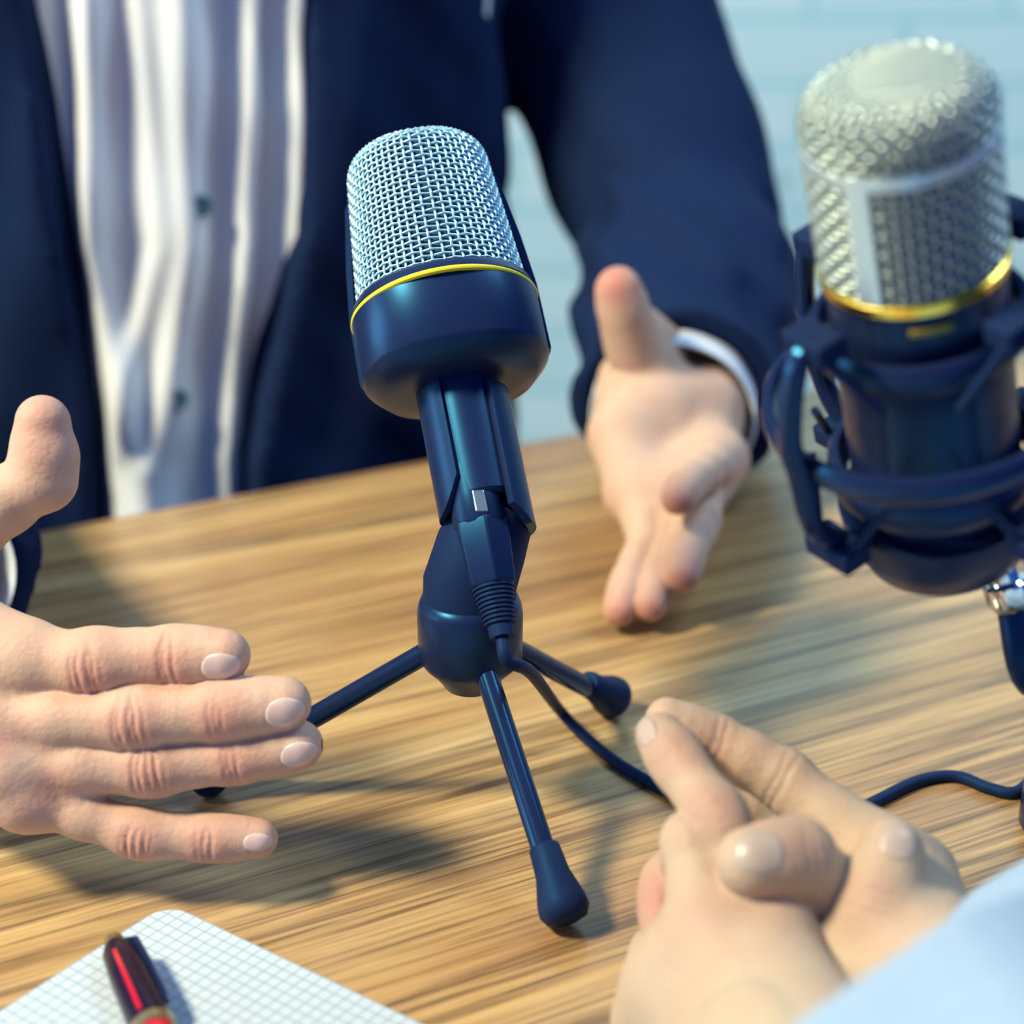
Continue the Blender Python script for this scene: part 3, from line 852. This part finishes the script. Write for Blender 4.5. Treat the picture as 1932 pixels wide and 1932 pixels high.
# body: one figure under the clothes
FB = Field(TC + np.array([-.42, -.36, Z0 - .05]), TC + np.array([.40, .20, Z1 + .16]), .006)
FB.a[:] = .05
FB.cone(TC + zc * (Z0 + .02), TC + zc * (TZ + .12), .150, .145, .03, flat=(tf, .66))
FB.cone(TC + zc * (TZ + .12), TC + zc * (TZ + .34), .145, .150, .03, flat=(tf, .66))
FB.cone(TC + zc * (TZ + .36), TC + zc * (TZ + .52), .060, .052, .05)
FB.cone(TC + zc * (TZ + .38), shL, .06, .045, .04); FB.cone(TC + zc * (TZ + .38), shR, .06, .045, .04)
FB.chain([shL, elbL, wrL], [.045, .038, .026], .02); FB.chain([shR, elbR, wrR], [.045, .038, .026], .02)
FBm = FB.mesh()
wristA = Field(np.minimum(wri, wrR) - .05, np.maximum(wri, wrR) + .05, .002)
wristA.a[:] = .03
wristA.cone(wri, wri * .4 + wrR * .6 + FW * .02, .0235, .026, .006); wristA.cone(wri * .4 + wrR * .6 + FW * .02, wrR, .026, .027, .01)
V, F_ = join([FBm, vA, vB, wristA.mesh()])
man = empty('person', (TC[0], TC[1], 0), 'person in open navy jacket and white shirt gesturing with both hands across the table', 'person')
body = mk('body', V, F_, M['skin1'], man)
def pigment(o, pts):
    redness(o, pts, worldloc(o))
pigment(body, hA.pig + hB.pig)
for v, f in hA.nails: mk('fingernail', v, f, M['nail1'], man)

# shirt front with folds
NZ, NTH = 110, 150
zs = np.linspace(TZ - .12, TZ + .40, NZ)
th0, th1 = -1.15, 1.15
# folds: (px at row 0, px at row 450, px at row 950, width rad, height)
folds = [(80, 120, 150, .030, .006), (175, 180, 260, .045, .016), (265, 300, 215, .040, .010), (338, 352, 300, .055, .014), (470, 455, 420, .026, .014), (548, 548, 520, .022, .016), (425, 415, 395, .040, -.010), (508, 505, 470, .022, -.008), (105, 140, 190, .030, -.008), (640, 620, 600, .04, .006)]
rows = [(TZ + .245, 0), (TZ + .115, 450), (TZ + .0, 950)]
def fold_off(z, th):
    o = 0
    for f0, f1, f2, wd, hgt in folds:
        ts = F_CACHE[(f0, f1, f2)]
        c = np.interp(z, [TZ - .01, TZ + .115, TZ + .245], ts)
        o += hgt * math.exp(-((th - c) / wd) ** 2)
    return o
F_CACHE = {}
for f0, f1, f2, wd, hgt in folds:
    F_CACHE[(f0, f1, f2)] = [theta_at(f2, TZ - .01), theta_at(f1, TZ + .115), theta_at(f0, TZ + .245)]
pl = [theta_at(275, TZ - .01), theta_at(342, TZ + .115), theta_at(293, TZ + .245)]
R = []
for z in zs:
    ring = []
    pc = np.interp(z, [TZ - .01, TZ + .115, TZ + .245], pl)
    for j in range(NTH):
        th = th0 + (th1 - th0) * j / (NTH - 1)
        off = fold_off(z, th) + .0022 / (1 + math.exp((pc - th) / .004)) * (1 if th < pc + .16 else math.exp(-((th - pc - .16) / .02) ** 2)) + .002 * math.sin(z * 60 + th * 9)
        ring.append(tor(z, th, 1, off))
    back = [tor(z, th0 + (th1 - th0) * j / (NTH - 1), 1, -.024) for j in range(NTH)][::-1]
    R.append(ring + back)
shirt = Geo().rings(R).mk('shirt', M['shirt'], man, sharp=None)
for px, py in ((375, 385), (335, 745)):
    zb = None
    for zz in np.linspace(TZ - .05, TZ + .3, 300):
        th = theta_at(px, zz); q = PX(tor(zz, th, 1, .006))
        if q[1] < py: zb = zz; break
    c = tor(zb, th, 1, .004 + fold_off(zb, th)); nn = nrm(tf * math.cos(th) / .115 + tl * math.sin(th) / .205)
    Geo().lathe(c, nn, [(-.003, .0058), (.0006, .0060), (.0014, .0052), (.0010, .0038), (.0009, .0005)], 24, zc).mk('button', M['button'], shirt)

# jacket: solid cloth form, opened at the front
FJ = Field(np.array([-.62, .74, TZ - .22]), np.array([.24, 1.30, TZ + .44]), .0045)
FJ.a[:] = .04
X, Y, Z = np.meshgrid(*[FJ.lo[k] + FJ.h * np.arange(FJ.n[k]) for k in range(3)], indexing='ij', sparse=True)
dx, dy = X - TC[0], Y - TC[1]
fx = dx * tf[0] + dy * tf[1]; lx = dx * tl[0] + dy * tl[1]
ja, jb = .205, .137
rho = np.sqrt((fx / jb) ** 2 + (lx / ja) ** 2)
TH = np.arctan2(lx / ja, fx / jb)
wob = .004 * np.sin(TH * 9 + Z * 22) + .003 * np.sin(TH * 17 - Z * 31)
dj = ((rho - 1) * jb * 1.15 + wob + 0 * Z).astype(np.float32)
FJ.a = smin(FJ.a, dj, .01)
FJ.chain([shL, J(1120, -20, 1.11), J(1235, 300, 1.09), elbL], [.070, .069, .067, .060], .012)
FJ.cone(shR, elbR, .075, .062, .03)
arml = nrm(wrL - elbL)
FJ.a += (.0016 * np.sin(X * 75 + Z * 45) * np.sin(Z * 30 - Y * 40) + .0006 * np.sin(Z * 120 + X * 160)).astype(np.float32)
zg = np.linspace(TZ - .3, TZ + .5, 40)
def edge(pp):
    t3 = [theta_at(p, z, 1, .02) for p, z in zip(pp, (TZ - .01, TZ + .115, TZ + .245))]
    return np.interp(Z, [TZ - .01, TZ + .115, TZ + .245], t3)
eL = edge((138, 88, 8)); eR = edge((490, 598, 628))
rho2 = np.sqrt((fx / .094) ** 2 + (lx / .183) ** 2)
open_ = np.maximum(np.maximum((eL - TH) * .12, (TH - eR) * .12), -(rho2 - 1) * .094) + 0 * Z
FJ.a = np.maximum(FJ.a, -open_).astype(np.float32)
jm = FJ.mesh()

def sleeve(path, rad, hole_c, hole_d, hole_r, h=.0030, amp=.0025):
    P_ = np.array(path); F = Field(P_.min(0) - .09, P_.max(0) + .09, h); F.a[:] = .03
    F.chain(path, rad, .03)
    X, Y, Z = np.meshgrid(*[F.lo[k] + F.h * np.arange(F.n[k]) for k in range(3)], indexing='ij', sparse=True)
    F.a += (amp * np.sin(X * 110 + Z * 130 + Y * 40) + amp * .6 * np.sin(Z * 200 - Y * 90)).astype(np.float32)
    # square off the opening and hollow it
    cut = (X - hole_c[0]) * hole_d[0] + (Y - hole_c[1]) * hole_d[1] + (Z - hole_c[2]) * hole_d[2]
    F.a = np.maximum(F.a, cut).astype(np.float32)
    F.cone(hole_c - hole_d * .035, hole_c + hole_d * .05, hole_r, hole_r, .002, sub=True)
    return F.mesh()
# his left sleeve (centre-right of the view)
capL = J(1272, 772, .905); dL = nrm(J(1262, 800, .86) - J(1290, 600, .985))
slL = sleeve([elbL, J(1300, 600, 1.0), capL + dL * .02], [.060, .056, .051], capL, dL, .044)
capR = J(-135, 1085, .715); dR = nrm(J(-90, 1120, .65) - J(-420, 980, .95))
slR = sleeve([elbR, J(-380, 800, .85), capR + dR * .02], [.058, .053, .047], capR, dR, .036, amp=.0008)
V, F_ = join([jm, slL, slR])
mk('jacket', V, F_, M['navy'], man)
def cuff(c, d, r, out, ln=.05):
    R = []
    a, x, y = frame(d, RT)
    prof = [(-ln, r), (out - .002, r), (out, r - .0008), (out - .001, r - .0022), (-ln, r - .0024)]
    g = Geo(); g.lathe(c, d, prof, 48, RT, cap0=False, cap1=False)
    return g
cuff(capL, dL, .0415, .014).mk('shirt_cuff', M['cuff'], man, sharp=60)
cuff(capR, dR, .0345, .004).mk('shirt_cuff', M['cuff'], man, sharp=60)
# trousers and the seat he sits on, below the table
FT = Field(np.array([TC[0] - .28, TC[1] - .30, 0]), np.array([TC[0] + .28, TC[1] + .22, TZ - .1]), .009); FT.a[:] = .04
hipz = .53
for sg in (-1, 1):
    hp = TC + tl * .09 * sg + zc * hipz; kn = hp + tl * .03 * sg - tf * -.02 + zc * -.02
    FT.cone(TC + zc * (hipz + .03), hp, .12, .10, .03)
FT.cone(TC + zc * .58, TC + zc * .50, .135, .13, .02, flat=(tf, .8))
for sg in (-1, 1):
    hp = TC + tl * .09 * sg
    FT.chain([hp + zc * .50, hp + zc * .28 + tf * .02, hp + zc * .07], [.085, .062, .050], .02)
vt, ft_ = FT.mesh()
mk('trousers', vt, ft_, M['trousers'], man)
for sg in (-1, 1):
    hp = TC + tl * .09 * sg
    FS = Field(hp + np.array([-.16, -.26, -.01]), hp + np.array([.16, .14, .13]), .006)
    FS.cone(hp + zc * .045, hp + tf * .15 + zc * .035, .044, .036, .02)
    X, Y, Z = np.meshgrid(*[FS.lo[k] + FS.h * np.arange(FS.n[k]) for k in range(3)], indexing='ij', sparse=True)
    FS.a = np.maximum(FS.a, (0.001 - Z) + 0 * X + 0 * Y).astype(np.float32)
    vs, fs = FS.mesh(); mk('shoe', vs, fs, M['matte'], man)

# ---------- second person, near right: clasped hands and pale blue sleeves
def build_hC():
    SB = .935
    def J(px, py, d): return J0(px, py, d * SB)
    h = Hand([J(1180, 1320, .60), J(1800, 1400, .62), J(1180, 2350, .50), J(1850, 2200, .60), J(1500, 1900, .48), J(1700, 1500, .66)], .0009)
    F = h.F; F.rs = SB
    # left hand (near, back of the hand towards us)
    nN = cv(-.25, .35, -1)
    wN = J(1560, 2080, .482)
    kI, kM, kR, kP = J(1440, 1740, .543), J(1345, 1775, .540), J(1275, 1850, .546), J(1235, 1925, .556)
    for q, a, b in ((kI, .0200, .0120), (kM, .0200, .0125), (kR, .0190, .0120), (kP, .018, .0110)):
        F.cone(wN, q, a, b, .012)
    F.cone(kI, kM, .0122, .0125, .010); F.cone(kM, kR, .0125, .012, .010); F.cone(kR, kP, .012, .011, .010)
    h.finger([kI, J(1352, 1542, .556), J(1284, 1445, .574), J(1247, 1392, .582)], [.0112, .0090, .0081, .0077], nN, nail=(.0118, .0100, cv(-.75, .30, -.85)), first=.006, creases=.5)
    h.finger([kM, J(1306, 1588, .556), J(1300, 1640, .580), J(1330, 1690, .595)], [.0118, .0092, .0085, .008], nN, first=.005, creases=0)
    h.finger([kR, J(1262, 1750, .575), J(1300, 1800, .59)], [.0105, .0085, .008], nN, first=.005, creases=0)
    # thumb of the left hand, standing up at the right
    h.finger([J(1590, 2000, .515), J(1590, 1860, .541), J(1648, 1718, .540), J(1680, 1610, .546)], [.0185, .0135, .0112, .0100], cv(.2, .8, -1), nail=(.0120, .0112, cv(.25, .9, -.5)), first=.010, creases=0, k=.005)
    F.cone(J(1590, 1880, .545), J(1480, 1800, .550), .012, .011, .012)
    # right hand (behind), its index finger running up to meet the other fingertip
    nF = cv(.8, .5, .2)
    kI2 = J(1665, 1640, .572)
    h.finger([kI2, J(1478, 1470, .588), J(1350, 1398, .594), J(1262, 1362, .594)], [.0125, .0096, .0084, .0074], nF, first=.006, creases=0)
    # thumb of the right hand crossing over
    h.finger([J(1700, 1850, .570), J(1600, 1725, .558), J(1502, 1614, .541), J(1420, 1628, .5345)], [.0140, .0106, .0110, .0106], cv(-.1, .55, -1), nail=(.0135, .0125, cv(-.25, .45, -1)), first=.008, creases=0, k=.004)
    h.finger([J(1650, 1700, .605), J(1490, 1535, .640), J(1380, 1455, .642)], [.0115, .0105, .009], nF, first=.004, creases=0)
    
    # palm / back of the right hand in shade
    F.cone(kI2, J(1730, 1850, .545), .015, .019, .012); F.cone(J(1735, 1650, .585), J(1745, 1860, .54), .0125, .020, .012)
    F.cone(J(1650, 1760, .58), J(1560, 1800, .578), .0145, .0145, .012)
    F.cone(J(1740, 1860, .545), J(1870, 1950, .500), .022, .025, .015)
    # fingertips of the right hand curling round the left edge
    h.finger([J(1420, 1700, .585), J(1300, 1640, .590), J(1262, 1668, .585), J(1252, 1722, .577)], [.010, .0092, .0088, .0080], cv(-1, .2, -.5), first=.004, creases=0)
    h.finger([J(1400, 1760, .59), J(1290, 1770, .592), J(1238, 1800, .588), J(1229, 1845, .580)], [.010, .009, .0082, .0074], cv(-1, .2, -.5), nail=(.010, .0095, cv(-1, .35, -.5)), first=.004, creases=0)
    # tendons
    for q in (kI, kM, kR):
        F.cone(wN * .45 + q * .55 + nN * .0115, q + nN * .0050, .0040, .0066, .005)
    for jx, jy, jd, jx2, jy2, jd2 in ((1478, 1470, .588, 1350, 1398, .594), (1350, 1398, .594, 1262, 1362, .594)):
        a_, b_ = J(jx, jy, jd), J(jx2, jy2, jd2)
        F.creases(a_, b_ - a_, cv(-.2, -.1, -1), [(-.0008, 0, 1), (.0016, 6, .8)], amp=.0008, width=.0007, reach=.010)
    F.creases(J(1515, 1620, .540), J(1412, 1628, .5345) - J(1515, 1620, .540), cv(0, .3, -1), [(-.003, 10, .8), (0, 0, 1), (.003, -10, .8)], amp=.0005, width=.0008, reach=.009)
    F.creases(J(1648, 1718, .540), J(1680, 1610, .546) - J(1648, 1718, .540), cv(0, .3, -1), [(-.003, 10, .8), (0, 0, 1), (.003, -10, .8)], amp=.0005, width=.0008, reach=.009)
    h.pig += [(J(1345, 1530, .55), .011, .5), (J(1505, 1600, .53), .012, .45), (J(1640, 1700, .53), .011, .4), (J(1345, 1760, .53), .014, .35), (J(1440, 1720, .53), .014, .35), (J(1330, 1420, .59), .012, .6), (J(1480, 1500, .59), .012, .5)]
    h.pig += [(J(1262, 1705, .575), .012, 1.2), (J(1234, 1840, .58), .010, .7), (J(1252, 1365, .58), .008, .3), (J(1400, 1440, .59), .012, .4)]
    return h, wN
hC, wN = build_hC(); vC = hC.build()
elN = np.array([.21, .12, TZ + .062]); elF = J(2600, 1780, .475); wF = J(1880, 1960, .462)
FA = Field(np.minimum(np.minimum(elN, elF), wN) - .07, np.maximum(np.maximum(elN, elF), wN) + .07, .004); FA.a[:] = .03
FA.cone(wN + (wN - elN) * .08, elN, .0225, .036, .01); FA.cone(wF + (wF - elF) * .03, elF, .024, .036, .01)
V, F_ = join([vC, FA.mesh()])
wom = empty('person', T(1900, 2100), 'person at the near right with clasped hands and pale blue shirt sleeves', 'person')
b2 = mk('body', V, F_, M['skin2'], wom); pigment(b2, hC.pig)
for v, f in hC.nails: mk('fingernail', v, f, M['nail2'], wom)
# sleeves
def sl2(path, rad, cc, cd, hr):
    return sleeve(path, rad, cc, cd, hr, h=.0028, amp=.0010)
s1c = J(1632, 1968, .44); s1d = nrm(J(1575, 1895, .44) - J(1725, 2105, .425))
sv1 = sl2([np.array([.25, .07, TZ + .066]), np.array([.155, .195, TZ + .066]), s1c + s1d * .02], [.062, .058, .051], s1c, s1d, .039)
s2c = J(1880, 2050, .455); s2d = nrm(s2c - J(2300, 1880, .455))
sv2 = sl2([J(3000, 1640, .48), J(2300, 1870, .455), s2c + s2d * .02], [.054, .046, .037], s2c, s2d, .028)
mk('shirt_sleeve', *sv1, M['sleeve'], wom); mk('shirt_sleeve', *sv2, M['sleeve'], wom)
